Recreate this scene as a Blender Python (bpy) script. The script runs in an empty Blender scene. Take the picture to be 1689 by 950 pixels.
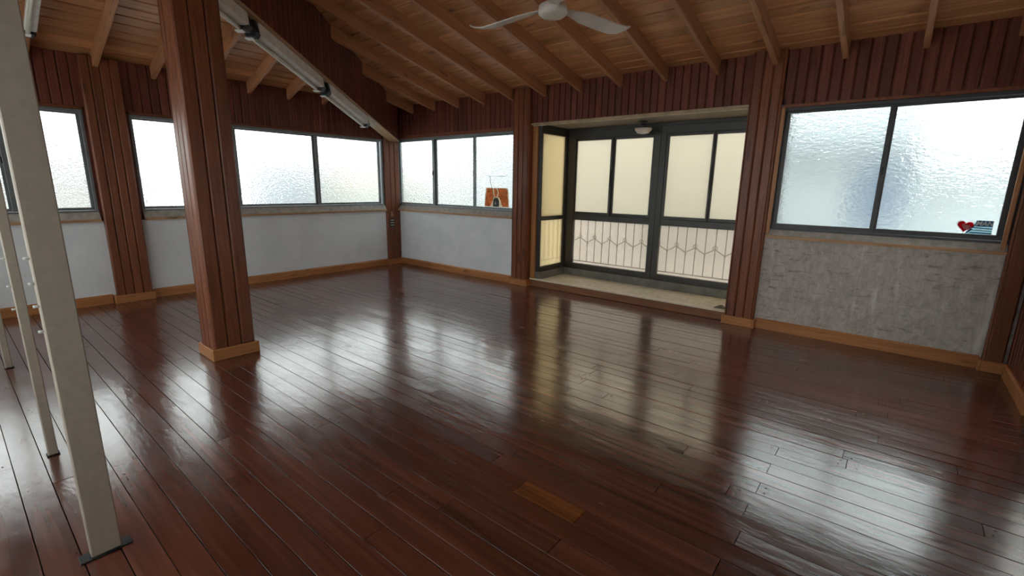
import bpy, bmesh, math, random
from mathutils import Vector, Matrix
random.seed(11)

# ------------------------------------------------------------------ camera
CAM = Vector((7.4153392, -5.6453239, 1.5))
SC = bpy.context.scene
COL = SC.collection
def set_camera():
    yaw, pitch, roll = math.radians(-39.2338775), math.radians(12.3938327), math.radians(0.9224627)
    f = Vector((math.cos(pitch)*math.sin(yaw), math.cos(pitch)*math.cos(yaw), -math.sin(pitch)))
    r = Vector((math.cos(yaw), -math.sin(yaw), 0)); u = r.cross(f)
    r2 = math.cos(roll)*r + math.sin(roll)*u
    u2 = -math.sin(roll)*r + math.cos(roll)*u
    cd = bpy.data.cameras.new('camera'); co = bpy.data.objects.new('camera', cd); COL.objects.link(co)
    cd.sensor_fit = 'HORIZONTAL'; cd.sensor_width = 36; cd.lens = 771.9244888*36/1689
    cd.clip_start = 0.02; cd.clip_end = 300
    m = Matrix((r2, u2, -f)).transposed().to_4x4(); m.translation = CAM
    co.matrix_world = m
    SC.camera = co
set_camera()

# ------------------------------------------------------------------ world (even overcast sky), exposure
w = bpy.data.worlds.new('overcast_sky'); SC.world = w; w.use_nodes = True
bg = w.node_tree.nodes['Background']
bg.inputs['Color'].default_value = (0.95, 0.99, 1.0, 1); bg.inputs['Strength'].default_value = 4.6
vs = SC.view_settings
vs.view_transform = 'Standard'; vs.look = 'None'; vs.gamma = 1.0; vs.use_curve_mapping = False
vs.exposure = 0.0
SC.cycles.use_denoising = True
SC.cycles.max_bounces = 14; SC.cycles.diffuse_bounces = 5; SC.cycles.glossy_bounces = 4; SC.cycles.transmission_bounces = 12
SC.cycles.caustics_reflective = True; SC.cycles.caustics_refractive = True
SC.cycles.sample_clamp_indirect = 12

# ------------------------------------------------------------------ materials
MAT = {}
class NT:
    def __init__(s, name):
        m = bpy.data.materials.new(name); m.use_nodes = True; s.m = m; s.t = m.node_tree
        s.t.nodes.clear(); s.out = s.n('ShaderNodeOutputMaterial'); MAT[name] = m
    def n(s, typ, **kw):
        nd = s.t.nodes.new(typ)
        for k, v in kw.items():
            if k.startswith('i_'):
                key = k[2:].replace('_', ' ')
                nd.inputs[key].default_value = v
            else: setattr(nd, k, v)
        return nd
    def l(s, a, b): s.t.links.new(a, b)
    def ramp(s, fac, stops):
        r = s.n('ShaderNodeValToRGB'); e = r.color_ramp.elements
        while len(e) < len(stops): e.new(0.5)
        for i, (p, c) in enumerate(stops):
            e[i].position = p; e[i].color = (*c, 1) if len(c) == 3 else c
        s.l(fac, r.inputs[0]); return r.outputs[0]
    def mix(s, fac, a, b, mode='MIX'):
        m = s.n('ShaderNodeMix', data_type='RGBA', blend_type=mode)
        for sock, v in ((m.inputs[0], fac), (m.inputs[6], a), (m.inputs[7], b)):
            if hasattr(v, 'is_output'): s.l(v, sock)
            else: sock.default_value = v if not isinstance(v, tuple) or len(v) == 4 else (*v, 1)
        return m.outputs[2]
    def coords(s, scale=(1, 1, 1), rnd=True):
        tc = s.n('ShaderNodeTexCoord'); mp = s.n('ShaderNodeMapping'); mp.inputs['Scale'].default_value = scale
        src = tc.outputs['Object']
        if rnd:
            oi = s.n('ShaderNodeObjectInfo'); mu = s.n('ShaderNodeMath', operation='MULTIPLY'); mu.inputs[1].default_value = 37.0
            s.l(oi.outputs['Random'], mu.inputs[0])
            va = s.n('ShaderNodeVectorMath', operation='ADD'); s.l(src, va.inputs[0]); s.l(mu.outputs[0], va.inputs[1]); src = va.outputs[0]
            s.rand = oi.outputs['Random']
        s.l(src, mp.inputs[0]); return mp.outputs[0]
    def noise(s, vec, scale, detail=4, rough=.55, dist=0):
        n = s.n('ShaderNodeTexNoise'); n.inputs['Scale'].default_value = scale; n.inputs['Detail'].default_value = detail
        n.inputs['Roughness'].default_value = rough; n.inputs['Distortion'].default_value = dist
        s.l(vec, n.inputs['Vector']); return n.outputs[0]
    def bump(s, h, strength, dist=.01, normal=None):
        b = s.n('ShaderNodeBump'); b.inputs['Strength'].default_value = strength; b.inputs['Distance'].default_value = dist
        s.l(h, b.inputs['Height'])
        if normal: s.l(normal, b.inputs['Normal'])
        return b.outputs[0]
    def math(s, op, a, b=0.0):
        m = s.n('ShaderNodeMath', operation=op)
        for k, v in enumerate((a, b)):
            if hasattr(v, 'is_output'): s.l(v, m.inputs[k])
            else: m.inputs[k].default_value = v
        return m.outputs[0]
    def principled(s, col, rough=.5, normal=None, spec=.5, metal=0, coat=0, coat_rough=.1):
        p = s.n('ShaderNodeBsdfPrincipled')
        for k, v in (('Base Color', col), ('Roughness', rough), ('Specular IOR Level', spec), ('Metallic', metal), ('Coat Weight', coat), ('Coat Roughness', coat_rough)):
            if hasattr(v, 'is_output'): s.l(v, p.inputs[k])
            else: p.inputs[k].default_value = v if not isinstance(v, tuple) else (*v, 1)
        if normal: s.l(normal, p.inputs['Normal'])
        s.l(p.outputs[0], s.out.inputs[0]); return p

def wood(name, dark, mid, light, rough=.42, vary=.35, grain=70, along=.035, knots=.6, spec=.4, axis='z'):
    N = NT(name); A = lambda k: tuple(k if axis == c else 1 for c in 'xyz')
    v = N.coords(A(along)); g = N.noise(v, grain, 5, .6, .4)
    v2 = N.coords(A(.12)); b = N.noise(v2, 9, 3, .5, .8)
    c = N.ramp(g, [(.28, dark), (.5, mid), (.72, light)])
    c = N.mix(N.ramp(b, [(.35, (0, 0, 0)), (.7, (.55, .55, .55))]), c, dark)
    # knots
    v3 = N.coords(A(.28)); kn = N.noise(v3, 11, 1, .3)
    kf = N.ramp(kn, [(.70, (0, 0, 0)), (.77, (knots, knots, knots))])
    c = N.mix(kf, c, tuple(x*.35 for x in dark))
    hs = N.n('ShaderNodeHueSaturation'); N.l(c, hs.inputs['Color'])
    r = N.math('MULTIPLY_ADD', N.rand, 2*vary); N.t.nodes[-1].inputs[2].default_value = 1-vary
    N.l(r, hs.inputs['Value'])
    N.principled(hs.outputs[0], rough, N.bump(g, .12, .004), spec)

wood('clad_wood', (.105, .027, .018), (.175, .049, .032), (.235, .075, .048), .40, .18, spec=.25)
wood('column_wood', (.135, .040, .019), (.22, .070, .032), (.30, .106, .047), .36, .16, spec=.3)
wood('ceiling_wood', (.40, .17, .07), (.58, .27, .115), (.70, .36, .17), .33, .16, 45, .03)
wood('rafter_wood', (.36, .15, .065), (.48, .22, .105), (.58, .29, .15), .45, .12, 50)
for ax in 'xyz': wood('skirting_wood' + ('' if ax == 'z' else '_'+ax), (.36, .14, .048), (.50, .21, .075), (.60, .27, .11), .38, .12, axis=ax)
for ax in 'xy': wood('sill_edge_'+ax, (.36, .19, .09), (.52, .30, .16), (.62, .38, .22), .38, .08, axis=ax)
wood('step_front_wood', (.16, .062, .026), (.25, .105, .046), (.33, .15, .07), .4, .1, axis='x')
wood('sill_wood', (.32, .17, .085), (.45, .27, .15), (.55, .34, .20), .4, .08)
wood('soffit_wood', (.34, .20, .10), (.50, .32, .17), (.60, .40, .23), .45, .05)

def floor_mat(name, dark, mid, light, vary):
    N = NT(name)
    v = N.coords((1, 1, .03)); g = N.noise(v, 26, 4, .5, .3)
    v2 = N.coords((1, 1, .1)); b = N.noise(v2, 7, 3, .5, 1.0)
    c = N.ramp(g, [(.3, dark), (.52, mid), (.74, light)])
    c = N.mix(N.ramp(b, [(.4, (0, 0, 0)), (.68, (.5, .5, .5))]), c, dark)
    hs = N.n('ShaderNodeHueSaturation'); N.l(c, hs.inputs['Color'])
    r = N.math('MULTIPLY_ADD', N.rand, 2*vary); N.t.nodes[-1].inputs[2].default_value = 1-vary
    N.l(r, hs.inputs['Value'])
    # worn, uneven varnish: smears of roughness and slow waves in the surface
    w1 = N.coords((1, 1, .25)); sm = N.noise(w1, 6, 5, .65, .6)
    rg = N.n('ShaderNodeMapRange'); N.l(sm, rg.inputs[0])
    rg.inputs[1].default_value = .3; rg.inputs[2].default_value = .75; rg.inputs[3].default_value = .13; rg.inputs[4].default_value = .30
    w2 = N.coords((1, 1, .35)); wav = N.noise(w2, 14, 3, .55, .3)
    n1 = N.bump(wav, .13, .02); n2 = N.bump(g, .012, .003, n1)
    N.principled(hs.outputs[0], rg.outputs[0], n2, .75, 0, .45, .16)
floor_mat('floor_wood', (.085, .024, .015), (.135, .040, .024), (.19, .060, .036), .22)
floor_mat('floor_orange_wood', (.10, .028, .010), (.26, .08, .02), (.36, .125, .034), .05)

def plaster():
    N = NT('white_plaster'); v = N.coords((1, 1, 1), False)
    s = N.noise(v, 2.2, 6, .6); f = N.noise(v, 45, 4, .6)
    c = N.ramp(s, [(.3, (.76, .785, .81)), (.62, (.86, .875, .89))])
    st = N.noise(v, 7, 5, .7, .5)
    c = N.mix(N.ramp(st, [(.62, (0, 0, 0)), (.75, (.25, .25, .25))]), c, (.50, .50, .50))
    N.principled(c, .75, N.bump(f, .25, .006), .25)
plaster()
def flat(name, col, rough=.5, metal=0, spec=.5, nz=.12, scale=12, bump=0.0):
    N = NT(name); v = N.coords((1, 1, 1), False); s = N.noise(v, scale, 5, .6)
    c = N.ramp(s, [(.3, tuple(x*(1-nz) for x in col)), (.7, tuple(min(1, x*(1+nz)) for x in col))])
    N.principled(c, rough, N.bump(s, bump, .004) if bump else None, spec, metal)
flat('aluminium', (.20, .215, .22), .42, .4)
flat('dark_frame', (.050, .048, .048), .45)  # on the large window, the shade of backlighting is put into this colour
flat('bronze_frame', (.028, .024, .019), .4)
flat('dark_rubber', (.012, .012, .013), .5)
flat('fan_enamel', (.66, .59, .53), .35)
flat('lamp_enamel', (.84, .81, .76), .4)
flat('lamp_tube', (.82, .78, .68), .3)
flat('post_paint', (.46, .385, .31), .45, nz=.08, scale=25)
flat('peg_white', (.85, .85, .82), .35)
flat('plate_iron', (.02, .016, .013), .5)
flat('step_stone', (.72, .68, .58), .38, nz=.22, scale=16)
flat('step_edge_paint', (.80, .74, .62), .4, nz=.15)
flat('sill_dust', (.40, .365, .32), .6, nz=.25, scale=14)
flat('curb_stone', (.17, .165, .145), .6, nz=.3, scale=8)
flat('rail_iron', (.035, .03, .026), .5)
flat('trim_gold', (.46, .34, .22), .35, nz=.35, scale=6)
flat('bay_soffit', (.20, .16, .13), .6)
flat('white_wall', (.37, .40, .41), .8)
flat('yellow_wall', (.62, .54, .36), .8)
flat('grey_wall', (.27, .30, .34), .8)
flat('slate_blue', (.10, .14, .21), .6)
flat('beige_roof', (.37, .36, .34), .85)
flat('outdoor_ground', (.50, .49, .46), .9)
flat('wedge_grey', (.16, .15, .13), .7)
flat('poster_dark', (.045, .055, .05), .6, nz=.6, scale=40)
flat('cord_grey', (.30, .28, .26), .6)
flat('dark_gap', (.035, .018, .012), .8)
flat('dark_hole', (.006, .004, .003), .8)

def sheet(name, col, tw=.7, nz=.2, scale=25):
    N = NT(name); v = N.coords((1, 1, 1), False); n = N.noise(v, scale, 4, .6)
    c = N.ramp(n, [(.35, tuple(x*(1-nz) for x in col)), (.65, col)])
    d = N.n('ShaderNodeBsdfDiffuse'); t = N.n('ShaderNodeBsdfTranslucent'); N.l(c, d.inputs[0]); N.l(c, t.inputs[0])
    m = N.n('ShaderNodeMixShader'); m.inputs[0].default_value = tw; N.l(d.outputs[0], m.inputs[1]); N.l(t.outputs[0], m.inputs[2]); N.l(m.outputs[0], N.out.inputs[0])
def wallpaper():
    N = NT('fibre_panel'); v = N.coords((1, 1, .55), False); s = N.noise(v, 24, 6, .68, .5)
    v2 = N.coords((.30, 1, 1.3), False); d = N.noise(v2, 26, 4, .65, .6)
    v3 = N.coords((1, 1, .16), False); k = N.noise(v3, 13, 2, .5)
    c = N.ramp(s, [(.32, (.38, .33, .29)), (.52, (.50, .445, .40)), (.70, (.60, .55, .505))])
    c = N.mix(N.ramp(d, [(.57, (0, 0, 0)), (.70, (.75, .75, .75))]), c, (.20, .15, .11))
    c = N.mix(N.ramp(k, [(.62, (0, 0, 0)), (.72, (.6, .6, .6))]), c, (.74, .70, .66))
    N.principled(c, .7, N.bump(N.mix(.5, s, d), .6, .008), .3)
wallpaper()
sheet('poster_orange', (1.0, .56, .35), .88, .35)
sheet('sticker_red', (.80, .03, .06), .7)
sheet('sticker_pale', (.97, .90, .90), .7)
sheet('sticker_blue', (.12, .30, .48), .6)
sheet('sticker_navy', (.05, .17, .40), .7)
sheet('sticker_sky', (.72, .92, .97), .7)
sheet('poster_cream', (.95, .85, .70), .85)

def glass(name, tint, rough, trans_w, cell=(26, 26, 46), bumps=.55, trans_col=None, dist=.012):
    N = NT(name); v = N.coords(cell, False)
    vo = N.n('ShaderNodeTexVoronoi', feature='SMOOTH_F1'); vo.inputs['Scale'].default_value = 1.0; vo.inputs['Smoothness'].default_value = .6
    wb = N.noise(v, 1.3, 2)
    va = N.n('ShaderNodeVectorMath', operation='ADD'); N.l(v, va.inputs[0])
    sc = N.n('ShaderNodeVectorMath', operation='SCALE'); N.l(N.t.nodes[-3].outputs['Color'] if False else v, sc.inputs[0]); sc.inputs['Scale'].default_value = 0.0
    N.l(sc.outputs[0], va.inputs[1]); N.l(va.outputs[0], vo.inputs['Vector'])
    h = N.math('ADD', vo.outputs['Distance'], N.math('MULTIPLY', wb, .8))
    nb = N.bump(h, bumps, dist)
    g = N.n('ShaderNodeBsdfGlass'); g.inputs['Color'].default_value = (*tint, 1); g.inputs['Roughness'].default_value = rough; g.inputs['IOR'].default_value = 1.42
    N.l(nb, g.inputs['Normal'])
    t = N.n('ShaderNodeBsdfTranslucent'); t.inputs['Color'].default_value = (*(trans_col or tint), 1)
    m = N.n('ShaderNodeMixShader'); m.inputs[0].default_value = trans_w
    N.l(g.outputs[0], m.inputs[1]); N.l(t.outputs[0], m.inputs[2]); N.l(m.outputs[0], N.out.inputs[0])
glass('hammered_glass', (.96, 1, .99), .19, .06, (20, 20, 46), .75, None, .016)
glass('hammered_glass_fine', (.92, .94, .93), .15, .06, (36, 36, 55), .7)
glass('cream_glass', (.79, .735, .63), .26, .35, (3, 3, .4), .05)
glass('cream_glass_low', (.92, .83, .74), .06, .15, (3, 3, .4), .0)
glass('cream_glass_side', (.76, .66, .47), .12, .45, (3, 3, .4), .05)
glass('cream_glass_side_low', (.92, .80, .58), .10, .35, (3, 3, .4), .0)
glass('door_glass', (1, 1, .97), .25, .3)

# ------------------------------------------------------------------ object helpers
def link(o, parent=None):
    COL.objects.link(o)
    if parent: o.parent = parent
    return o
def tag(o, label=None, cat=None, group=None, kind=None):
    if label: o['label'] = label
    if cat: o['category'] = cat
    if group: o['group'] = group
    if kind: o['kind'] = kind
    return o
def empty(name, loc=(0, 0, 0)):
    o = bpy.data.objects.new(name, None); o.location = loc; o.empty_display_size = .1; COL.objects.link(o); return o
def mesh_obj(name, verts, faces, mat, parent=None, smooth=False):
    me = bpy.data.meshes.new(name); me.from_pydata([tuple(v) for v in verts], [], faces)
    bm = bmesh.new(); bm.from_mesh(me); bmesh.ops.recalc_face_normals(bm, faces=bm.faces); bm.to_mesh(me); bm.free()
    me.materials.append(MAT[mat])
    if smooth:
        for p in me.polygons: p.use_smooth = True
    return place(name, me, parent)
def place(name, me, parent=None, world=None):
    o = bpy.data.objects.new(name, me); COL.objects.link(o)
    if world is not None: o.matrix_world = world
    if parent: attach(o, parent, world)
    return o
def abs_matrix(o):
    m = o.matrix_basis.copy(); p = o.parent
    return (abs_matrix(p) @ m) if p else m      # parents here use an identity inverse
def attach(o, parent, world=None):
    o.parent = parent
    o.matrix_parent_inverse = Matrix.Identity(4)
    o.matrix_basis = abs_matrix(parent).inverted() @ (world if world is not None else Matrix.Identity(4))
def bm_obj(name, bm, mat, parent=None, smooth=False, world=None):
    me = bpy.data.meshes.new(name); bmesh.ops.recalc_face_normals(bm, faces=bm.faces); bm.to_mesh(me); bm.free()
    me.materials.append(MAT[mat])
    if smooth:
        for p in me.polygons: p.use_smooth = True
    return place(name, me, parent, world)
def box(name, x0, x1, y0, y1, z0, z1, mat, parent=None, bev=.003):
    bm = bmesh.new(); bmesh.ops.create_cube(bm, size=1)
    for v in bm.verts:
        v.co = Vector(((x0+x1)/2+v.co.x*(x1-x0), (y0+y1)/2+v.co.y*(y1-y0), (z0+z1)/2+v.co.z*(z1-z0)))
    if bev: bmesh.ops.bevel(bm, geom=bm.edges[:], offset=min(bev, abs(x1-x0)*.3, abs(y1-y0)*.3, abs(z1-z0)*.3), segments=1, affect='EDGES')
    return bm_obj(name, bm, mat, parent)
def prism(name, poly, f, d0, d1, mat, parent=None):
    """poly: 2-D outline; f(a, b, d) -> 3-D point; between depths d0 and d1"""
    n = len(poly)
    vs_ = [f(a, b, d0) for a, b in poly]+[f(a, b, d1) for a, b in poly]
    fs = [list(range(n)), list(range(2*n-1, n-1, -1))]+[[i, (i+1) % n, n+(i+1) % n, n+i] for i in range(n)]
    return mesh_obj(name, vs_, fs, mat, parent)
def ring(name, plane, a0, a1, z0, z1, bl, br, bb, bt, d0, d1, mat, parent=None):
    """rectangular frame; plane 'x' = in a wall of constant x (a = y), 'y' = in a wall of constant y (a = x)"""
    f = (lambda a, z, d: (d, a, z)) if plane == 'x' else (lambda a, z, d: (a, d, z))
    o = [(a0, z0), (a1, z0), (a1, z1), (a0, z1)]; i = [(a0+bl, z0+bb), (a1-br, z0+bb), (a1-br, z1-bt), (a0+bl, z1-bt)]
    V = [f(a, z, d) for d in (d0, d1) for L in (o, i) for a, z in L]
    F = []
    for k in range(4):
        j = (k+1) % 4
        F += [[k, j, 4+j, 4+k], [8+k, 12+k, 12+j, 8+j], [k, 8+k, 8+j, j], [4+k, 4+j, 12+j, 12+k]]
    ob = mesh_obj(name, V, F, mat, parent)
    bm = bmesh.new(); bm.from_mesh(ob.data)
    bmesh.ops.bevel(bm, geom=bm.edges[:], offset=.0025, segments=1, affect='EDGES'); bm.to_mesh(ob.data); bm.free()
    return ob
def slab(name, plane, a0, a1, z0, z1, d0, d1, mat, parent=None, bev=0.0):
    if plane == 'x': return box(name, min(d0, d1), max(d0, d1), a0, a1, z0, z1, mat, parent, bev)
    return box(name, a0, a1, min(d0, d1), max(d0, d1), z0, z1, mat, parent, bev)
def tube(name, pts, r, mat, parent=None, seg=8, smooth=True):
    bm = bmesh.new(); rings = []; P = [Vector(p) for p in pts]; rr = r if isinstance(r, (list, tuple)) else [r]*len(P)
    t0 = (P[1]-P[0]).normalized(); up = Vector((0, 0, 1)) if abs(t0.z) < .9 else Vector((1, 0, 0)); nx = t0.cross(up).normalized()
    for i, p in enumerate(P):
        t = (P[min(i+1, len(P)-1)]-P[max(i-1, 0)]).normalized()
        nx = (nx-t*nx.dot(t)).normalized(); ny = t.cross(nx)
        rings.append([bm.verts.new(p+rr[i]*(math.cos(2*math.pi*k/seg)*nx+math.sin(2*math.pi*k/seg)*ny)) for k in range(seg)])
    for A, B in zip(rings, rings[1:]):
        for k in range(seg): bm.faces.new((A[k], A[(k+1) % seg], B[(k+1) % seg], B[k]))
    bm.faces.new(rings[0]); bm.faces.new(rings[-1])
    return bm_obj(name, bm, mat, parent, smooth and seg > 4)
def lathe(name, prof, centre, mat, parent=None, seg=28):
    bm = bmesh.new(); cx, cy, cz = centre; rings = []
    for r, z in prof:
        rings.append([bm.verts.new((cx+max(r, 1e-4)*math.cos(2*math.pi*k/seg), cy+max(r, 1e-4)*math.sin(2*math.pi*k/seg), cz+z)) for k in range(seg)])
    for A, B in zip(rings, rings[1:]):
        for k in range(seg): bm.faces.new((A[k], A[(k+1) % seg], B[(k+1) % seg], B[k]))
    bm.faces.new(rings[0]); bm.faces.new(rings[-1])
    return bm_obj(name, bm, mat, parent, True)
BOARD = {}
def board(name, o, u, v, w, t, l0, l1, mat, parent, b=.006, tilt=0.0, ldir=None):
    """one board: o corner, u unit width direction, v unit outward direction, length along +-(u x v).
    l0 / l1: (at u=0, at u=w) start and end along the length; the outward face has chamfered long edges"""
    u = Vector(u).normalized(); v = Vector(v).normalized(); o = Vector(o); L = u.cross(v)
    if (L.dot(ldir) < 0 if ldir is not None else abs(L.z) > .5 and L.z < 0 or abs(L.z) <= .5 and (L.x+L.y*1.01) < 0):   # keep the length axis positive: flip u
        o = o+u*w; u = -u; L = u.cross(v); l0 = (l0[1], l0[0]); l1 = (l1[1], l1[0])
    # move o so that the start is 0
    s = min(l0); o = o+L*s; l0 = tuple(round(x-s, 4) for x in l0); l1 = tuple(round(x-s, 4) for x in l1)
    key = (round(w, 4), round(t, 4), l0, l1, b, mat)
    if key not in BOARD:
        prof = [(0, 0), (w, 0), (w, t-b), (w-b, t), (b, t), (0, t-b)]
        V = []
        for ends in (l0, l1):
            for a, c in prof: V.append((a, c, ends[0]+(ends[1]-ends[0])*a/w))
        F = [[5, 4, 3, 2, 1, 0], [6, 7, 8, 9, 10, 11]]+[[i, (i+1) % 6, 6+(i+1) % 6, 6+i] for i in range(6)]
        me = bpy.data.meshes.new(name); me.from_pydata(V, [], F)
        bm = bmesh.new(); bm.from_mesh(me); bmesh.ops.recalc_face_normals(bm, faces=bm.faces); bm.to_mesh(me); bm.free()
        me.materials.append(MAT[mat]); BOARD[key] = me
    m = Matrix((u, v, L)).transposed().to_4x4(); m.translation = o
    if tilt: m = m @ Matrix.Translation((w/2, 0, 0)) @ Matrix.Rotation(tilt, 4, 'Z') @ Matrix.Translation((-w/2, 0, 0))
    return place(name, BOARD[key], parent, m)

# ------------------------------------------------------------------ room numbers
XR, YB = 8.29, -6.8                   # right side wall, back wall
Z0, SR, SL = 2.83, .245, .345         # ceiling: spring height, slope over right wall, slope over left wall
HK = SR/SL                            # hip line: x = HK * (-y)
def zr(y): return Z0-SR*y
def zl(x): return Z0+SL*x
UH = Vector((2.91, -4.12, 0)).normalized(); NH = Vector((-UH.y, UH.x, 0))

# ------------------------------------------------------------------ floor
floor = box('floor', -.14, XR+.1, YB-.1, .0, -.12, -.021, 'dark_hole', None, 0)
tag(floor, 'dark red-brown varnished plank floor with glossy reflections of the windows', 'floor', kind='structure')
PW = .1125; ytop = -2.674+PW*24
cands = []
row = 0; y1 = ytop
while y1 > YB:
    y0 = y1-PW; k = round((-2.674-y1)/PW)
    if y1 <= .12:
        cuts = []
        if k % 2 == 0 and 0 <= k <= 10: cuts = [7.06+random.uniform(-.012, .012)]
        if k == 11: cuts = [4.9, 6.12, 6.472]
        if not cuts: cuts = [random.uniform(1.5, 6.5)]
        while cuts[0] > 1.9: cuts.insert(0, cuts[0]-random.choice([1.15, 1.7, 2.3, 2.85])*random.uniform(.97, 1.03))
        if cuts[0] < .5: cuts.pop(0)
        while cuts[-1] < 6.9: cuts.append(cuts[-1]+random.choice([1.15, 1.7, 2.3])*random.uniform(.97, 1.03))
        cuts = [c for c in cuts if c < XR-.35]
        e = [.02]+cuts+[XR+.02]
        for a, b in zip(e, e[1:]): cands.append((y0, min(y1, .03), a, b, k))
    y1 = y0; row += 1
def dist_cam(c): return (Vector(((c[2]+c[3])/2, (c[0]+c[1])/2, 0))-CAM).length
cands.sort(key=dist_cam)
holes = bmesh.new()
for i, (y0, y1, a, b, k) in enumerate(cands):
    g = .0017
    org = k == 11 and 6.1 < a < 6.2
    board('plank', (a+g, y0+g, -.02), (0, 1, 0), (0, 0, 1), y1-y0-2*g, .02+random.uniform(-.0016, .0006), (0, 0), (round(b-a-2*g, 3),)*2, 'floor_orange_wood' if org else 'floor_wood', floor, .0005, random.gauss(0, .0085))
    for xe, sgn in ((a, 1), (b, -1)):
        for yy in (.27, .73):
            if random.random() < .62 and .3 < xe < XR-.2:
                c = Vector((xe+sgn*random.uniform(.025, .05), y0+(y1-y0)*yy+random.uniform(-.008, .008), .0008)); r = random.uniform(.0032, .0058)
                vv = [holes.verts.new(c+Vector((r*math.cos(q*math.pi/3), r*.8*math.sin(q*math.pi/3), random.uniform(-.0002, .0004)))) for q in range(6)]
                holes.faces.new(vv)
nh = bm_obj('nail_holes', holes, 'dark_hole', floor); tag(nh, kind='stuff')

# ------------------------------------------------------------------ ceiling
ceil = empty('ceiling', (0, 0, Z0)); tag(ceil, 'pine plank ceiling in two slopes meeting over the corner beam, with exposed rafters', 'ceiling', kind='structure')
# slope over the right wall: polygon in plan, from the wall to the hip line and the back wall
def roof_pt(kind):
    return (lambda x, y, d: (x, y, zr(y)+d)) if kind == 'r' else (lambda x, y, d: (x, y, zl(x)+d))
yb2 = YB-.1
rs = prism('roof_slope', [(-.15, .2), (XR+.12, .2), (XR+.12, yb2), (HK*-yb2, yb2), (0, 0), (-.15, .0)], roof_pt('r'), .017, .09, 'dark_gap', ceil)
ls = prism('roof_slope', [(-.2, .0), (0, 0), (HK*-yb2, yb2), (-.2, yb2)], roof_pt('l'), .017, .09, 'dark_gap', ceil)
sl = Vector((0, -1, SR)).normalized(); nr = Vector((0, -SR, -1)).normalized()
pitch = .150; v0 = -.12; i = 0
cr = math.sqrt(1+SR*SR)
while v0 < -YB:
    v1 = v0+pitch; dw = (v1-v0)*cr-.007
    e = lambda v: max(-.1, HK*v)
    o = Vector((0, -v0, Z0+SR*v0)) - nr*.017
    board('board', o, sl, nr, dw, .017, (round(e(v0), 3), round(e(v1), 3)), (XR+.05, XR+.05), 'ceiling_wood', rs, .009)
    v0 = v1
sl2 = Vector((1, 0, SL)).normalized(); nl = Vector((SL, 0, -1)).normalized()
u0 = -.08; pitch = .142; cl = math.sqrt(1+SL*SL)
while u0 < 4.8:
    u1 = u0+pitch; dw = (u1-u0)*cl-.007
    o = Vector((u0, 0, zl(u0))) - nl*.017
    # length runs along y (positive): from back wall to hip line
    e = lambda u: min(.05, -u/HK)
    u_ax, flip = sl2, None
    board('board', o, sl2, nl, dw, .017, (YB-.05, YB-.05), (round(e(u0), 3), round(e(u1), 3)), 'ceiling_wood', ls, .009)
    u0 = u1
RD, RW = .150, .048
hipgap = .20
k = 0
while .56+.57*k < XR-.2:
    X = .56+.57*k; ye = max(YB, -(X-.09)/HK) if X < 4.75 else YB
    board('rafter', Vector((X-RW, ye, zr(ye)+.004)), (1, 0, 0), nr, RW, RD*.975, (0, 0), (round((.04-ye)*cr, 3),)*2, 'rafter_wood', rs, .003)
    k += 1
for y in [-.345-.557*j for j in range(12)]:
    if y < YB+.1: continue
    xe = min(HK*(-y)-.09, 4.6)
    if xe < .12: continue
    board('rafter', Vector((-.04, y-RW/2, zl(-.04)+.004)), (0, 1, 0), nl, RW, RD*.95, (0, 0), (round((xe+.04)*cl, 3),)*2, 'rafter_wood', ls, .003)

# ------------------------------------------------------------------ walls
def clad(parent, plane, a0, a1, z0, ztop, d, sgn, pitch=.095, mat='clad_wood', t=.016):
    """vertical tongue-and-groove boards from a0 to a1, outward direction sgn along the plane normal; ztop(a) may vary"""
    n = max(1, round((a1-a0)/pitch)); p = (a1-a0)/n
    for j in range(n):
        a = a0+j*p
        if plane == 'y': o, u, v = (a+.002, d, 0), (1, 0, 0), (0, sgn, 0)
        else: o, u, v = (d, a+.002, 0), (0, 1, 0), (sgn, 0, 0)
        board('board', o, u, v, p-.004, t+random.choice((-.0015, 0, .0015)), (z0, z0), (round(ztop(a), 3), round(ztop(a+p), 3)), mat, parent, .010)
WL = empty('wall_left', (0, -3.3, 0)); tag(WL, 'left wall of white plaster below windows, dark boards above', 'wall', kind='structure')
box('plaster', -.16, .06, -4.04, -.02, -.02, 1.00, 'white_plaster', WL, 0)
box('plaster', -.16, .06, YB, -4.38, -.02, 1.00, 'white_plaster', WL, 0)
box('lintel', -.16, .045, YB, .0, 2.27, 2.86, 'dark_gap', WL, 0)
box('pier', -.16, .045, -4.43, -3.99, 1.001, 2.27, 'clad_wood', WL, 0)
clad(WL, 'x', -4.03, -.10, 2.29, lambda a: 2.855, .045, 1)
clad(WL, 'x', YB, -4.37, 2.29, lambda a: 2.855, .045, 1)
WR = empty('wall_right', (4, 0, 0)); tag(WR, 'wall on the right of the room corner, dark vertical boards over windows and bay', 'wall', kind='structure')
box('plaster', -.16, 2.87, -.06, .16, -.02, 1.00, 'white_plaster', WR, 0)
box('fibre_panel', 6.33, XR+.02, -.06, .16, -.02, 1.00, 'fibre_panel', WR, 0)
box('lintel', -.16, XR+.05, -.045, .16, 2.355, 2.87, 'dark_gap', WR, 0)
clad(WR, 'y', .09, 2.87, 2.335, lambda a: 2.865, -.045, -1, .1)
clad(WR, 'y', 3.17, 6.03, 2.36, lambda a: 2.865, -.045, -1, .092)
clad(WR, 'y', 6.33, 8.14, 2.33, lambda a: 2.865, -.045, -1, .095)
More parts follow.
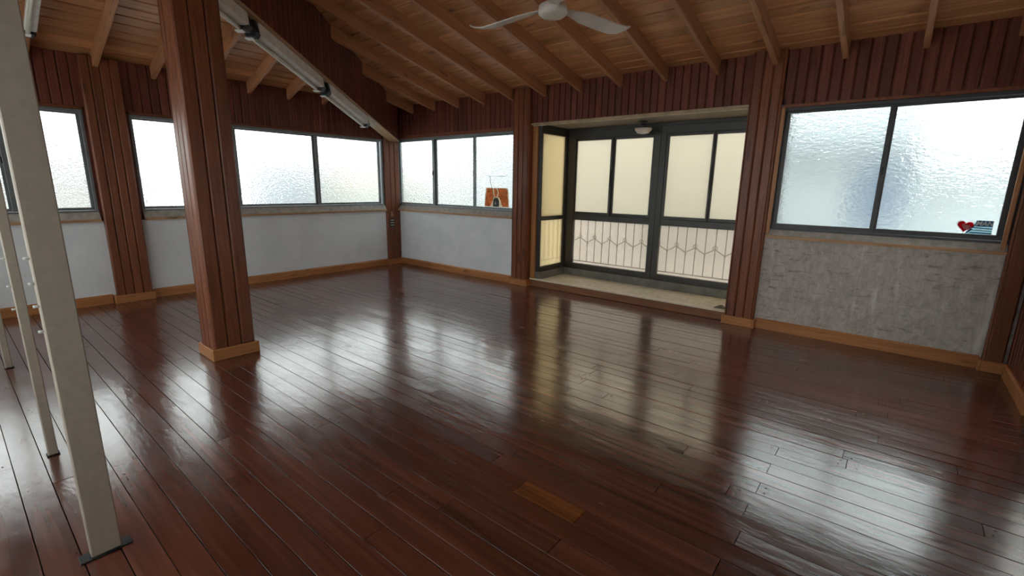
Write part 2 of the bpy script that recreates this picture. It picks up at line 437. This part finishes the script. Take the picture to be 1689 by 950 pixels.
# right side wall with a glazed door, and the wall behind the camera
WS = empty('wall_side', (XR, -3.3, 0)); tag(WS, 'dark boarded side wall at the right edge', 'wall', kind='structure')
DY0, DY1, DZ = -2.35, -1.12, 2.1
def gab(y): return zr(y)+.03
prism('wall_core', [(.1, -.02), (.1, gab(.1)), (DY1, gab(DY1)), (DY1, -.02)], lambda y, z, d: (d, y, z), XR+.016, XR+.16, 'clad_wood', WS)
prism('wall_core', [(DY1, DZ), (DY1, gab(DY1)), (DY0, gab(DY0)), (DY0, DZ)], lambda y, z, d: (d, y, z), XR+.016, XR+.16, 'clad_wood', WS)
prism('wall_core', [(DY0, -.02), (DY0, gab(DY0)), (YB-.1, gab(YB-.1)), (YB-.1, -.02)], lambda y, z, d: (d, y, z), XR+.016, XR+.16, 'clad_wood', WS)
clad(WS, 'x', DY1+.02, -.12, 0.0, lambda a: zr(a)+.02, XR+.016, -1, .095)
clad(WS, 'x', DY0, DY1, DZ+.05, lambda a: zr(a)+.02, XR+.016, -1, .095)
clad(WS, 'x', YB, DY0-.02, 0.0, lambda a: zr(a)+.02, XR+.016, -1, .095)
WB = empty('wall_back', (4, YB, 0)); tag(WB, 'dark wall with an added band of fill windows, behind the viewer', 'wall', kind='structure')
BX0, BX1, BZ0, BZ1 = .4, 7.4, .45, 2.6  # opening for the window band added as fill light
wbf = lambda x, z, d: (x, d, z)
prism('wall_core', [(-.16, -.02), (XR+.1, -.02), (XR+.1, BZ0), (-.16, BZ0)], wbf, YB-.12, YB, 'clad_wood', WB)
prism('wall_core', [(-.16, BZ0), (BX0, BZ0), (BX0, BZ1), (-.16, BZ1)], wbf, YB-.12, YB, 'clad_wood', WB)
prism('wall_core', [(BX1, BZ0), (XR+.1, BZ0), (XR+.1, BZ1), (BX1, BZ1)], wbf, YB-.12, YB, 'clad_wood', WB)
prism('wall_core', [(-.16, BZ1), (XR+.1, BZ1), (XR+.1, zr(YB)+.03), (HK*-YB, zr(YB)+.03), (-.16, zl(-.16)+.03)], wbf, YB-.12, YB, 'clad_wood', WB)
D1 = empty('door_1', (XR, (DY0+DY1)/2, 0)); tag(D1, 'dark glazed door in the side wall, past the right edge', 'door', kind='structure')
ring('frame', 'x', DY0, DY1, 0.0, DZ, .06, .06, .05, .06, XR-.01, XR+.12, 'dark_frame', D1)
lf = ring('door_leaf', 'x', DY0+.06, DY1-.06, .05, DZ-.06, .07, .07, .40, .08, XR+.02, XR+.06, 'dark_frame', D1)
slab('pane', 'x', DY0+.13, DY1-.13, .45, DZ-.14, XR+.037, XR+.043, 'door_glass', lf)

# baseboards
def skirting(name, plane, spans, d, sgn, label):
    o = empty(name, (0, 0, 0)); tag(o, label, 'baseboard', kind='structure')
    for a0, a1 in spans:
        f = (lambda dd, z, a: (dd, a, z)) if plane == 'x' else (lambda dd, z, a: (a, dd, z))
        e = d+sgn*.024
        prism('skirting_board', [(d, 0), (e, 0), (e, .095), (d+sgn*.012, .112), (d, .112)], f, a0+.001, a1-.001, 'skirting_wood_'+('y' if plane == 'x' else 'x'), o)
    return o
skirting('baseboard_left', 'x', [(-1.95, -.37), (-4.0, -1.95), (-6.75, -4.42)], .06, 1, 'orange-brown baseboard along the left plaster wall')
skirting('baseboard_right', 'y', [(.09, .95), (.95, 2.85), (6.35, 8.13)], -.06, -1, 'orange-brown baseboard along the wall right of the room corner')
skirting('baseboard_side', 'x', [(-1.10, -.19), (-6.7, -2.38)], XR, -1, 'brown baseboard running out at the right edge of the photo')

# ------------------------------------------------------------------ wooden columns (boxed in vertical boards)
def column(name, x0, x1, y0, y1, ztop, label, cat, faces='wens', base=True, bx=.022, wall=None, bh=.10, group=None):
    t = .014
    if wall: o = box(name, x0+t, x1-t, y0+t, y1-t, 0, ztop, 'dark_gap', wall, 0)
    else:
        o = empty(name, ((x0+x1)/2, (y0+y1)/2, 0)); tag(o, label, cat, group)
        box('core', x0+t, x1-t, y0+t, y1-t, 0, ztop, 'dark_gap', o, 0)
    zt = lambda a: ztop
    sp = lambda L: L/max(1, round(L/.095))
    if 'e' in faces: clad(o, 'x', y0, y1, .0, zt, x1-t, 1, sp(y1-y0), 'column_wood', t)
    if 'w' in faces: clad(o, 'x', y0, y1, .0, zt, x0+t, -1, sp(y1-y0), 'column_wood', t)
    if 'n' in faces: clad(o, 'y', x0+t, x1-t, .0, zt, y1-t, 1, sp(x1-x0-2*t), 'column_wood', t)
    if 's' in faces: clad(o, 'y', x0+t, x1-t, .0, zt, y0+t, -1, sp(x1-x0-2*t), 'column_wood', t)
    if base:
        e = bx
        if 'e' in faces: box('skirting_board', x1+.001, x1+e, y0-(e if 's' in faces else 0), y1+(e if 'n' in faces else 0), 0, bh, 'skirting_wood_y', o, .004)
        if 'w' in faces: box('skirting_board', x0-e, x0-.001, y0-(e if 's' in faces else 0), y1+(e if 'n' in faces else 0), 0, bh, 'skirting_wood_y', o, .004)
        if 's' in faces: box('skirting_board', x0, x1, y0-e, y0-.001, 0, bh, 'skirting_wood_x', o, .004)
        if 'n' in faces: box('skirting_board', x0, x1, y1+.001, y1+e, 0, bh, 'skirting_wood_x', o, .004)
    return o
column('wooden_column', 2.805, 3.105, -4.33, -4.0, 3.66, 'square freestanding column boxed in reddish boards, standing out in the room', 'column')
column('pilaster', .045, .145, -4.39, -4.03, 2.84, None, None, 'ens', wall=WL)
column('pilaster', 2.87, 3.17, -.118, .14, 2.85, None, None, 'wes', wall=WR)
column('pilaster', 6.03, 6.33, -.118, .14, 2.85, None, None, 'wes', wall=WR)
column('pilaster', 8.14, 8.285, -.13, -.0, 2.85, None, None, 'ws', wall=WR)
column('corner_post', -.10, .09, -.36, -.045, 2.80, None, None, 'es', bx=.02, wall=WL)

# ------------------------------------------------------------------ windows
def window(name, plane, panes, a0, a1, z0, z1, gz0, gz1, label, fm, gm, inward, sill_mat, sz=(1.0, 1.035), casing=None, deep=.065):
    """panes: list of glass spans; inward: direction into the room along the wall normal"""
    root = empty(name, ((0, (a0+a1)/2, z0) if plane == 'x' else ((a0+a1)/2, 0, z0)))
    tag(root, label, 'window', kind='structure')
    s = inward
    ring('frame', plane, a0, a1, z0, z1, .03, .03, .03, .03, -.05*s, .05*s, fm, root)
    n = len(panes)
    for j, (g0, g1) in enumerate(panes):
        off = (.012 if j % 2 == 0 else -.016)*s
        l = min(.045, g0-(a0+.03)) if j == 0 else (g0-panes[j-1][1])/2+.010; r = min(.045, (a1-.03)-g1) if j == n-1 else (panes[j+1][0]-g1)/2+.010
        l = max(l, .012); r = max(r, .012)
        sh = ring('sash', plane, g0-l, g1+r, z0+.032, z1-.032, l, r, max(.02, gz0-z0-.032), max(.02, z1-.032-gz1), off-.012*s, off+.012*s, fm, root)
        slab('pane', plane, g0-.004, g1+.004, gz0-.004, gz1+.004, off-.003, off+.003, gm, sh)
        if j < n-1:
            slab('latch', plane, g1+.012, g1+.03, (gz0+gz1)/2-.05, (gz0+gz1)/2+.02, off+.0122*s, off+.028*s, 'dark_rubber', sh, .003)
    # sloping inner sill
    f = (lambda d, z, a: (d, a, z)) if plane == 'x' else (lambda d, z, a: (a, d, z))
    if sz[0] > .98:
        prism('sill', [(.052*s, 1.001), (.099*s, 1.001), (.099*s, 1.026), (.052*s, z0+.010)], f, a0, a1, 'sill_dust', root)
        prism('sill_edge', [(.0995*s, .998), (.112*s, .998), (.112*s, 1.026), (.0995*s, 1.030)], f, a0, a1, 'sill_edge_'+('y' if plane == 'x' else 'x'), root)
    slab('frame_bed', plane, a0, a1, min(.999, z0-.05), z0, -.14*s, .05*s, fm, root)
    # wooden head lining and jambs
    if casing:
        ct, cw = casing
        slab('head_casing', plane, a0-.0, a1+.0, z1, ct, -.06*s, .068*s, 'column_wood', root, .003)
    return root
W1 = window('window_1', 'x', [(-3.97, -2.87), (-2.79, -1.665), (-1.585, -.465)], -3.99, -.37, 1.10, 2.26, 1.165, 2.215,
    'long sliding window with hammered glass in the left wall, from the room corner to the pilaster', 'aluminium', 'hammered_glass_fine', 1, 'sill_wood', (1.0, .0), (2.295, .03))
W2 = window('window_2', 'x', [(-6.7, -5.93), (-5.86, -5.14), (-5.07, -4.47)], -6.78, -4.41, 1.10, 2.26, 1.165, 2.215,
    'sliding window with hammered glass at the far left, behind the pale posts', 'aluminium', 'hammered_glass_fine', 1, 'sill_wood', (1.0, .0), (2.295, .03))
W3 = window('window_3', 'y', [(.10, .985), (1.075, 1.945), (2.03, 2.825)], .05, 2.86, 1.09, 2.285, 1.155, 2.238,
    'three-pane sliding window with frosted glass right of the room corner', 'aluminium', 'hammered_glass_fine', -1, 'sill_wood', (1.0, 0), (2.335, .03))
W4 = window('window_4', 'y', [(6.415, 7.205), (7.255, 8.065)], 6.34, 8.14, 1.075, 2.30, 1.15, 2.246,
    'large two-pane window of hammered glass over the fibre panel at right', 'dark_frame', 'hammered_glass', -1, 'sill_wood', (1.0, 0), (2.33, .03))
bw = (BX1-BX0)/5  # unseen window band, added behind the viewer to brighten the room
W6 = window('fill_window', 'y', [(BX0+bw*j+.06, BX0+bw*(j+1)-.03) for j in range(5)], BX0, BX1, BZ0, BZ1, BZ0+.07, BZ1-.06,
    'added band of frosted sliding windows, unseen behind the viewer, filling the room with light', 'aluminium', 'hammered_glass_fine', 1, 'sill_wood', (.95, 0))
W6.location.y += YB
for a in (6.345, 8.105):
    box('side_casing', a-.008, a+.022, -.095, -.05, 1.04, 2.30, 'skirting_wood', W4, .004)

# ------------------------------------------------------------------ the bay
B = empty('window_5', (4.7, .35, 0)); tag(B, 'projecting bay of dark metal frames with cream frosted panes', 'window', kind='structure')
st = box('step_slab', 3.17, 6.25, -.005, 1.0, -.05, .108, 'step_stone', B, 0)
box('step_front', 3.172, 6.028, -.035, -.006, 0, .10, 'step_front_wood', B, .004)
box('step_edge', 3.172, 6.028, -.042, .03, .1005, .120, 'step_edge_paint', B, .004)
for nm, (X0, X1) in {'left': (3.36, 4.79), 'right': (4.79, 6.22)}.items():
    pass
def bay_unit(X0, X1, lower, uppers):
    FY0, FY1 = .675, .745
    fr = ring('frame', 'y', X0, X1, .222, 2.30, lower[0]-X0, X1-lower[1], .083, .10, FY0, FY1, 'bronze_frame', B)
    box('transom', lower[0]-.001, lower[1]+.001, FY0+.004, FY1-.004, .988, 1.075, 'bronze_frame', B, .003)
    slab('pane', 'y', lower[0]-.004, lower[1]+.004, .302, .99, .708, .714, 'cream_glass_low', fr)
    for j, (g0, g1) in enumerate(uppers):
        off = .695 if j == 0 else .72
        l = g0-lower[0] if j == 0 else (g0-uppers[0][1])*.55; r = lower[1]-g1 if j == 1 else (uppers[1][0]-g1)*.55
        sh = ring('sash', 'y', g0-l, g1+r, 1.076, 2.199, l, r, .04, .034, off-.012, off+.012, 'bronze_frame', B)
        slab('pane', 'y', g0-.004, g1+.004, 1.112, 2.169, off-.003, off+.003, 'cream_glass', sh)
        if j == 0: box('latch', g1+.008, g1+.026, off-.028, off-.0122, 1.50, 1.72, 'dark_rubber', sh, .003)
bay_unit(3.33, 4.788, (3.466, 4.708), [(3.485, 4.048), (4.112, 4.668)])
bay_unit(4.789, 6.25, (4.868, 6.11), [(4.908, 5.461), (5.505, 6.06)])
for xs, sg in ((3.29, 1), (6.26, -1)):
    fr = ring('side_frame', 'x', .0, .66, .225, 2.30, .03, .03, .072, .07, xs-.03, xs+.03, 'bronze_frame', B)
    box('transom', xs-.02, xs+.02, .03, .63, .992, 1.052, 'bronze_frame', B, .003)
    slab('pane', 'x', .026, .634, 1.05, 2.234, xs-.003, xs+.003, 'cream_glass_side', fr)
    slab('pane', 'x', .026, .634, .293, .994, xs-.003, xs+.003, 'cream_glass_side_low', fr)
    box('corner_post', xs-.035, xs+.035, .66, .745, .225, 2.30, 'bronze_frame', B, .003)
    box('curb', xs-.05, xs+.05, .0, .66, .1085, .2245, 'curb_stone', B, .004)
    jx0, jx1 = (3.17, 3.262) if sg > 0 else (6.288, 6.38)
    if sg > 0: box('jamb', 3.171, 3.258, -.03, -.001, .10, 2.35, 'skirting_wood', B, .003)
box('curb', 3.24, 6.31, .66, .76, .1085, .2215, 'curb_stone', B, .004)
box('bay_ceiling', 3.17, 6.33, .0, .80, 2.345, 2.42, 'bay_soffit', B, 0)
box('head_rail', 3.25, 6.3, .66, .76, 2.30, 2.345, 'bronze_frame', B, .002)
for xs in (3.29, 6.26): box('head_rail', xs-.04, xs+.04, .0, .66, 2.30, 2.345, 'bronze_frame', B, .002)
tr = box('trim_1', 3.172, 6.028, -.085, -.046, 2.338, 2.362, 'trim_gold', None, .005)
tag(tr, 'light golden wooden strip along the head of the bay opening', 'trim', kind='structure')
# boards under the head, set between the opening edge and the bay ceiling
box('head_lining', 3.172, 6.028, -.045, -.001, 2.325, 2.354, 'trim_gold', B, .003)

# balcony railing outside the bay
RL = empty('balcony_railing', (4.75, .79, .11)); tag(RL, 'thin iron balcony railing with zigzag rail, seen through the lower bay panes', 'railing')
RY = .765
bx_ = [3.18+.1278*j for j in range(25)]
box('bottom_rail', 3.1, 6.4, RY-.008, RY+.008, .33, .345, 'rail_iron', RL, .002)
box('top_rail', 3.1, 6.4, RY-.016, RY+.016, 1.035, 1.06, 'rail_iron', RL, .002)
for x in (3.11, 4.79, 6.39): tube('post', [(x, RY+.025, .1085), (x, RY+.025, 1.03)], .012, 'rail_iron', RL)
zz = []
for j, x in enumerate(bx_):
    tube('bar', [(x, RY, .34), (x, RY, 1.04)], .0062, 'rail_iron', RL, 6)
    zz.append((x, RY-.008, .715 if j % 2 == 1 else .64))
    if j % 2 == 1:
        for sg in (-1, 1):
            tube('scroll', [(x+sg*(.004+.024*math.sin(q*.55)*(1 if q < 6 else .8)), RY-.008, .712+.024*(1-math.cos(q*.55))-.0*q) for q in range(8)], .005, 'rail_iron', RL, 5)
    else:
        box('collar', x-.008, x+.008, RY-.008, RY+.008, .605, .645, 'rail_iron', RL, .002)
tube('zigzag_rail', zz, .007, 'rail_iron', RL, 6)
for j in range(1, 6): tube('bar', [(3.12, RY-.12*j, .34), (3.12, RY-.12*j, 1.04)], .0062, 'rail_iron', RL, 6)
box('side_rail', 3.112, 3.128, .15, RY, 1.035, 1.06, 'rail_iron', RL, .002)
box('side_rail', 3.112, 3.128, .15, RY, .33, .345, 'rail_iron', RL, .002)

# small lamp under the bay ceiling
LP = empty('ceiling_lamp', (4.63, .45, 2.345)); tag(LP, 'small lamp with a pale rim under the bay ceiling, above the middle frame', 'lamp')
lathe('base', [(.05, -.03), (.05, 0)], (4.63, .45, 2.344), 'dark_frame', LP, 18)
lathe('stem', [(.03, -.08), (.03, -.03)], (4.63, .45, 2.344), 'dark_frame', LP, 14)
lathe('shade', [(.03, -.155), (.075, -.145), (.108, -.105), (.112, -.085), (.104, -.085), (.10, -.10), (.07, -.135), (.03, -.145)], (4.63, .45, 2.344), 'fan_enamel', LP, 24)
wd = mesh_obj('wedge', [(5.85, .05, .1085), (5.985, .05, .1085), (5.985, .16, .1085), (5.85, .16, .1085), (5.92, .09, .15), (5.94, .12, .15)], [[0, 3, 2, 1], [0, 1, 4], [1, 2, 5, 4], [2, 3, 5], [3, 0, 4, 5]], 'wedge_grey')
tag(wd, 'small grey wedge lying at the right end of the bay step', 'wedge')

# ------------------------------------------------------------------ hip beam from the room corner to the freestanding column
HB = empty('hip_beam', (.05, -.05, 2.3)); tag(HB, 'deep boarded beam rising from the room corner to the freestanding column', 'beam')
O = Vector((.05, -.05, 0))
def bpt(t, z, d): return tuple(O+UH*t+NH*d+Vector((0, 0, z)))
zbot = lambda t: 2.225+.176*t
ztop_h = lambda t: min(zr((O+UH*t).y), zl((O+UH*t).x))-.02
T1 = 4.86
prism('core', [(.12, zbot(.12)), (T1, zbot(T1)), (T1, ztop_h(T1)), (.12, ztop_h(.12))], bpt, -.075, .075, 'dark_gap', HB)
sb = Vector((UH.x, UH.y, .176)); nbm = (NH.cross(sb.normalized())).normalized()
if nbm.z > 0: nbm = -nbm
board('soffit', O+UH*.15-NH*.094+Vector((0, 0, zbot(.15)-.001)), NH, nbm, .188, .0165, (0, 0), (round((T1-.15)*sb.length, 3),)*2, 'soffit_wood', HB, .003, ldir=sb)
nb = 50; p = (T1-.15)/nb
for j in range(nb):
    t0 = .15+j*p
    for sg in (1, -1):
        ztp = lambda t: (zr((O+UH*t+NH*.09).y) if sg > 0 else zl((O+UH*t-NH*.09).x))-.0
        board('board', O+UH*(t0+.0006)+NH*.075*sg, UH, NH*sg, p-.003, .015, (round(zbot(t0)-.001, 4), round(zbot(t0+p)-.001, 4)), (round(ztp(t0), 3), round(ztp(t0+p), 3)), 'clad_wood', HB, .008)

# ------------------------------------------------------------------ fluorescent battens
def batten(f, length, label, group=None):
    """f(s, w, h): point at distance s along, w across, h above the mounting surface (negative = hanging below)"""
    base = f(length/2, 0, 0)
    root = empty('batten_light', base); tag(root, label, 'light', group)
    prof = [(-.055, 0), (.055, 0), (.062, -.10), (.045, -.108), (-.055, -.108), (-.066, -.10)]
    prism('reflector', prof, lambda a, b, d: f(d, a, b), .03, length-.03, 'lamp_enamel', root)
    tube('tube', [f(.045, -.03, -.128), f(length-.045, -.03, -.128)], .019, 'lamp_tube', root, 12)
    for s0, s1 in ((.0, .045), (length-.045, length)):
        ec = prism('end_cap', [(-.035, 0), (.035, 0), (.06, -.10), (.03, -.142), (-.05, -.142), (-.075, -.10)], lambda a, b, d: f(d, a, b), s0-.02 if s0 == 0 else s0, s1 if s0 == 0 else s1+.02, 'dark_rubber', root)
        prism('clip', [(-.075, -.1425), (.0, -.1425), (.0, -.150), (-.075, -.150)], lambda a, b, d: f(d, a, b), s0, s1, 'lamp_enamel', root)
    return root
def beam_f(t0):
    return lambda s, w, h: tuple(O+UH*(t0+s)+NH*w+Vector((0, 0, zbot(t0+s)-.0195+h)))
batten(beam_f(1.50), 1.30, 'white fluorescent batten under the corner beam, lowest of the three', 'fluorescent battens')
batten(beam_f(2.92), 1.32, 'white fluorescent batten under the corner beam, middle of the three', 'fluorescent battens')
batten(beam_f(4.34), .50, 'short stretch of white batten under the corner beam, next to the freestanding column', 'fluorescent battens')
yb_ = -.345-.557*8
batten(lambda s, w, h: (.70+s, yb_+w*.7, zl(.70+s)-RD-.001+h*.7), 1.25, 'white fluorescent batten under a rafter at the upper left, beside the wide post', 'fluorescent battens')

# ------------------------------------------------------------------ ceiling fan
FC = Vector((5.374, -2.751, 2.668))
FN = empty('ceiling_fan', (FC.x, FC.y, zr(FC.y)-.02)); tag(FN, 'white three-blade ceiling fan hanging from the pine ceiling', 'fan')
lathe('hub', [(.035, -.042), (.075, -.038), (.098, -.02), (.102, .0), (.095, .03), (.06, .052), (.03, .06)], FC, 'fan_enamel', FN, 32)
tube('down_rod', [FC+Vector((0, 0, .055)), FC+Vector((0, 0, zr(FC.y)-FC.z-.05))], .013, 'fan_enamel', FN, 10)
lathe('canopy', [(.02, -.09), (.055, -.04), (.062, .02)], (FC.x, FC.y, zr(FC.y)-.0), 'fan_enamel', FN, 20)
for ang in (190.5, 66.5, 308.5):
    a = math.radians(ang); dr = Vector((math.cos(a), math.sin(a), 0)); sd = Vector((-dr.y, dr.x, 0))
    st_ = [(.09, .028, .012), (.17, .036, .006), (.25, .062, -.004), (.38, .066, -.02), (.52, .064, -.036), (.60, .054, -.030), (.66, .028, -.008), (.68, .006, .004)]
    V = []; F = []
    for r, hw, z in st_:
        for sgn, tw in ((-1, -.16), (1, .16)):
            for th in (-.004, .004):
                V.append(FC+dr*r+sd*(hw*sgn)+Vector((0, 0, z-hw*sgn*.20+th)))
    for q in range(len(st_)-1):
        b = 4*q; c = b+4
        F += [[b, c, c+2, b+2], [b+1, b+3, c+3, c+1], [b, b+1, c+1, c], [b+2, c+2, c+3, b+3]]
    F += [[0, 2, 3, 1], [4*len(st_)-4, 4*len(st_)-3, 4*len(st_)-1, 4*len(st_)-2]]
    mesh_obj('blade', V, F, 'fan_enamel', FN)

# ------------------------------------------------------------------ pale posts at the left
def post(x, y0, y1, tx, zt, label, plate, pegs):
    yc = (y0+y1)/2
    o = empty('pale_post', (x-tx/2, yc, 0)); tag(o, label, 'post', 'pale posts at the left')
    box('shaft', x-tx, x, y0, y1, .006, zt, 'post_paint', o, .004)
    if plate: box('base_plate', x-tx-.004, x+.008, y0-.035, y1+.035, 0, .007, 'dark_rubber', o, .002)
    else: box('base_plate', x-tx-.006, x+.006, y0-.006, y1+.006, 0, .007, 'plate_iron', o, .002)
    for z, py in pegs:
        tube('peg', [(x-.012, py, z), (x-.012, py-.016, z)], .0055, 'peg_white', o, 8)
    return o
post(5.11, -5.464, -5.368, .05, 3.99, 'wide pale painted post nearest the viewer, on a dark base plate', True, [(1.225, -5.464), (1.135, -5.464), (1.053, -5.464), (.96, -5.464)])
post(4.0, -5.462, -5.42, .04, 3.97, 'slim pale post standing just left of the wide post', False, [(1.10, -5.462), (.96, -5.462), (.84, -5.462)])
post(2.075, -5.487, -5.445, .04, 3.5, 'slim pale post at the left edge, farthest of the three', False, [(.45, -5.487), (.31, -5.487)])

# ------------------------------------------------------------------ poster, sticker, switches
PO = empty('window_poster', (2.46, -.013, 1.15)); tag(PO, 'orange and cream printed sheet hung in the rightmost pane of the three-pane window', 'poster')
py = lambda a, z, d: (a, d, z)
d0, d1 = -.0165, -.0155
prism('sheet', [(2.215, 1.16), (2.735, 1.16), (2.715, 1.43), (2.68, 1.455), (2.25, 1.455), (2.235, 1.36)], py, d0+.0004, d1+.001, 'poster_cream', PO)
prism('orange_panel', [(2.232, 1.17), (2.345, 1.165), (2.42, 1.31), (2.395, 1.445), (2.275, 1.445), (2.262, 1.40), (2.245, 1.3)], py, d0-.0012, d0-.0002, 'poster_orange', PO)
prism('orange_panel', [(2.50, 1.315), (2.545, 1.30), (2.60, 1.165), (2.72, 1.175), (2.695, 1.42), (2.655, 1.445), (2.50, 1.445), (2.525, 1.38)], py, d0-.0012, d0-.0002, 'poster_orange', PO)
prism('orange_panel', [(2.435, 1.315), (2.475, 1.32), (2.50, 1.38), (2.478, 1.445), (2.415, 1.445)], py, d0-.0012, d0-.0002, 'poster_orange', PO)
prism('dark_motif', [(2.40, 1.162), (2.525, 1.162), (2.53, 1.25), (2.50, 1.30), (2.45, 1.305), (2.41, 1.27)], py, d0-.0016, d0-.0002, 'poster_dark', PO)
prism('dark_motif', [(2.435, 1.20), (2.47, 1.20), (2.465, 1.255), (2.44, 1.26)], py, d0-.0022, d0-.0017, 'sticker_pale', PO)
tube('cord', [(2.34, d0-.003, 1.63), (2.345, d0-.003, 1.56), (2.37, d0-.003, 1.48), (2.395, d0-.003, 1.43), (2.41, d0-.003, 1.36), (2.435, d0-.003, 1.29)], .0035, 'cord_grey', PO, 6)
tube('cord', [(2.44, d0-.003, 1.445), (2.49, d0-.003, 1.43), (2.515, d0-.003, 1.38), (2.49, d0-.003, 1.32), (2.46, d0-.003, 1.29)], .004, 'sticker_pale', PO, 6)
box('top_bar', 2.27, 2.66, d0-.004, d0+.0, 1.628, 1.634, 'sticker_sky', PO, 0)

ST = empty('window_sticker', (7.92, .012, 1.21)); tag(ST, 'small sticker with a red heart and blue lettering low in the large window', 'sticker')
sy = .0126-.0
def sp_(name, poly, mat, lay): return prism(name, poly, py, .0125-.0008*lay-.0007, .0125-.0008*lay, mat, ST)
def heart(cx, cz, s, rot=-.12):
    P = []
    for q in range(32):
        a = 2*math.pi*q/32
        x = 16*math.sin(a)**3/17; z = (13*math.cos(a)-5*math.cos(2*a)-2*math.cos(3*a)-math.cos(4*a)+2)/17
        P.append((cx+s*(x*math.cos(rot)-z*math.sin(rot)), cz+s*(x*math.sin(rot)+z*math.cos(rot))))
    return P
sp_('backing', [(7.866, 1.148), (8.036, 1.152), (8.034, 1.268), (7.93, 1.268), (7.915, 1.23)], 'sticker_sky', 0)
sp_('heart', heart(7.863, 1.209, .062), 'sticker_pale', 0)
sp_('heart', heart(7.863, 1.209, .054), 'sticker_red', 1)
for q in range(4):
    a, b = 7.842+q*.0145, 1.228-q*.0015
    dx, dz = .024, -.040
    if q == 3: dx, dz = .014, -.022
    nx, nz = .0034, .0022
    sp_('hand_stripe', [(a-nx, b-nz), (a+nx, b+nz), (a+dx+nx, b+dz+nz), (a+dx-nx, b+dz-nz)], 'sticker_pale', 2)
sp_('hand_stripe', [(7.838, 1.226), (7.842, 1.221), (7.876, 1.243), (7.872, 1.248)], 'sticker_pale', 2)
sp_('name_panel', [(7.924, 1.216), (8.034, 1.216), (8.032, 1.266), (7.930, 1.266)], 'sticker_blue', 1)
sp_('line', [(7.905, 1.203), (8.035, 1.196), (8.035, 1.203), (7.912, 1.210)], 'sticker_navy', 1)
sp_('line', [(7.885, 1.158), (7.915, 1.192), (7.90, 1.195), (7.872, 1.160)], 'sticker_navy', 1)
sp_('line', [(7.90, 1.182), (8.035, 1.177), (8.035, 1.183), (7.903, 1.188)], 'sticker_blue', 1)
sp_('line', [(7.895, 1.158), (8.035, 1.154), (8.035, 1.165), (7.90, 1.168)], 'sticker_blue', 1)
fc = bpy.data.curves.new('lettering', 'FONT'); fc.body = 'MAN'; fc.size = .054; fc.align_x = 'CENTER'; fc.align_y = 'CENTER'; fc.extrude = .0003; fc.offset = .0012; fc.shear = .2
fo = bpy.data.objects.new('tmp', fc); COL.objects.link(fo)
fm = bpy.data.meshes.new_from_object(fo, depsgraph=bpy.context.evaluated_depsgraph_get())
bpy.data.objects.remove(fo); fm.materials.clear(); fm.materials.append(MAT['peg_white']); fm.name = 'lettering'
mw = Matrix.Translation((7.980, .0103, 1.241)) @ Matrix.Rotation(math.pi/2, 4, 'X') @ Matrix.Diagonal((.88, 1, 1, 1))
place('lettering', fm, ST, mw)

SW = empty('switch_plate', (.09, -.26, .70)); tag(SW, 'small dark switch plate with three white bars on the corner post', 'switch')
box('plate', .1, .106, -.31, -.215, .70, .86, 'plate_iron', SW, .002)
for z in (.73, .775, .82): box('rocker', .1062, .112, -.295, -.225, z, z+.014, 'peg_white', SW, .002)
hk = empty('wall_hook', (.1, -.26, .93)); tag(hk, 'pale wooden hook on the corner post just under the sills', 'hook')
box('hook_plate', .1, .112, -.28, -.24, .90, .985, 'sill_wood', hk, .003)
tube('hook_arm', [(.11, -.255, .915), (.135, -.255, .905), (.14, -.255, .93)], .006, 'sill_wood', hk, 8)

# ------------------------------------------------------------------ outside: what the frosted panes blur
gr = box('courtyard_ground', -30, 40, -30, 40, -3.4, -3.2, 'outdoor_ground', None, 0); tag(gr, 'grey ground far below, outside the windows', 'ground', kind='structure')
def house(name, parts, label, cat='building'):
    xs = parts[0][1]
    o = empty(name, ((xs[0]+xs[1])/2, (xs[2]+xs[3])/2, -3.2)); tag(o, label, cat)
    for nm, (x0, x1, y0, y1, z0, z1), m in parts: box(nm, x0, x1, y0, y1, z0, z1, m, o, .01)
    return o
house('neighbour_house', [('wall', (-11, -6, -9.5, -2.2, -3.2, 1.78), 'beige_roof'), ('upper_floor', (-10.5, -7.2, -9.0, -2.4, 2.0, 2.25), 'white_wall'), ('roof', (-11.2, -5.8, -9.7, -2.0, 1.78, 2.0), 'grey_wall')],
      'low beige house outside the left windows, blurred by the glass')
house('neighbour_house', [('wall', (-6.5, -4.4, -.5, 1.0, -3.2, 2.15), 'grey_wall'), ('roof', (-6.6, -4.3, -.6, 1.05, 2.15, 2.22), 'slate_blue')],
      'grey-blue block outside the left window near the room corner')
house('neighbour_house', [('wall', (-7.2, -4.2, 1.25, 5.0, -3.2, 2.2), 'yellow_wall'), ('roof', (-7.3, -4.1, 1.2, 5.1, 2.2, 2.3), 'beige_roof'), ('parapet', (-4.18, -3.9, 1.2, 5.0, -3.2, 1.35), 'white_wall')],
      'pale yellow house outside the room corner, blurred by the glass')
house('neighbour_house', [('wall', (-4.0, 3.2, 5.2, 8.2, -3.2, 3.3), 'white_wall'), ('roof', (-4.05, 3.4, 5.15, 8.4, 3.3, 3.4), 'beige_roof')],
      'white house outside the three-pane window')
house('neighbour_house', [('wall', (3.6, 7.55, 3.0, 7.0, -3.2, 2.9), 'white_wall'), ('window', (6.78, 7.45, 2.97, 3.0, .9, 1.88), 'slate_blue'), ('awning', (5.7, 7.9, 2.6, 2.98, 2.10, 2.22), 'grey_wall'), ('side_wing', (7.56, 9.9, 3.6, 7.0, -3.2, 1.75), 'white_wall'), ('side_roof', (7.56, 10, 3.3, 7.1, 1.75, 2.0), 'grey_wall')],
      'white house with a slate-blue window, facing the bay and the large window')
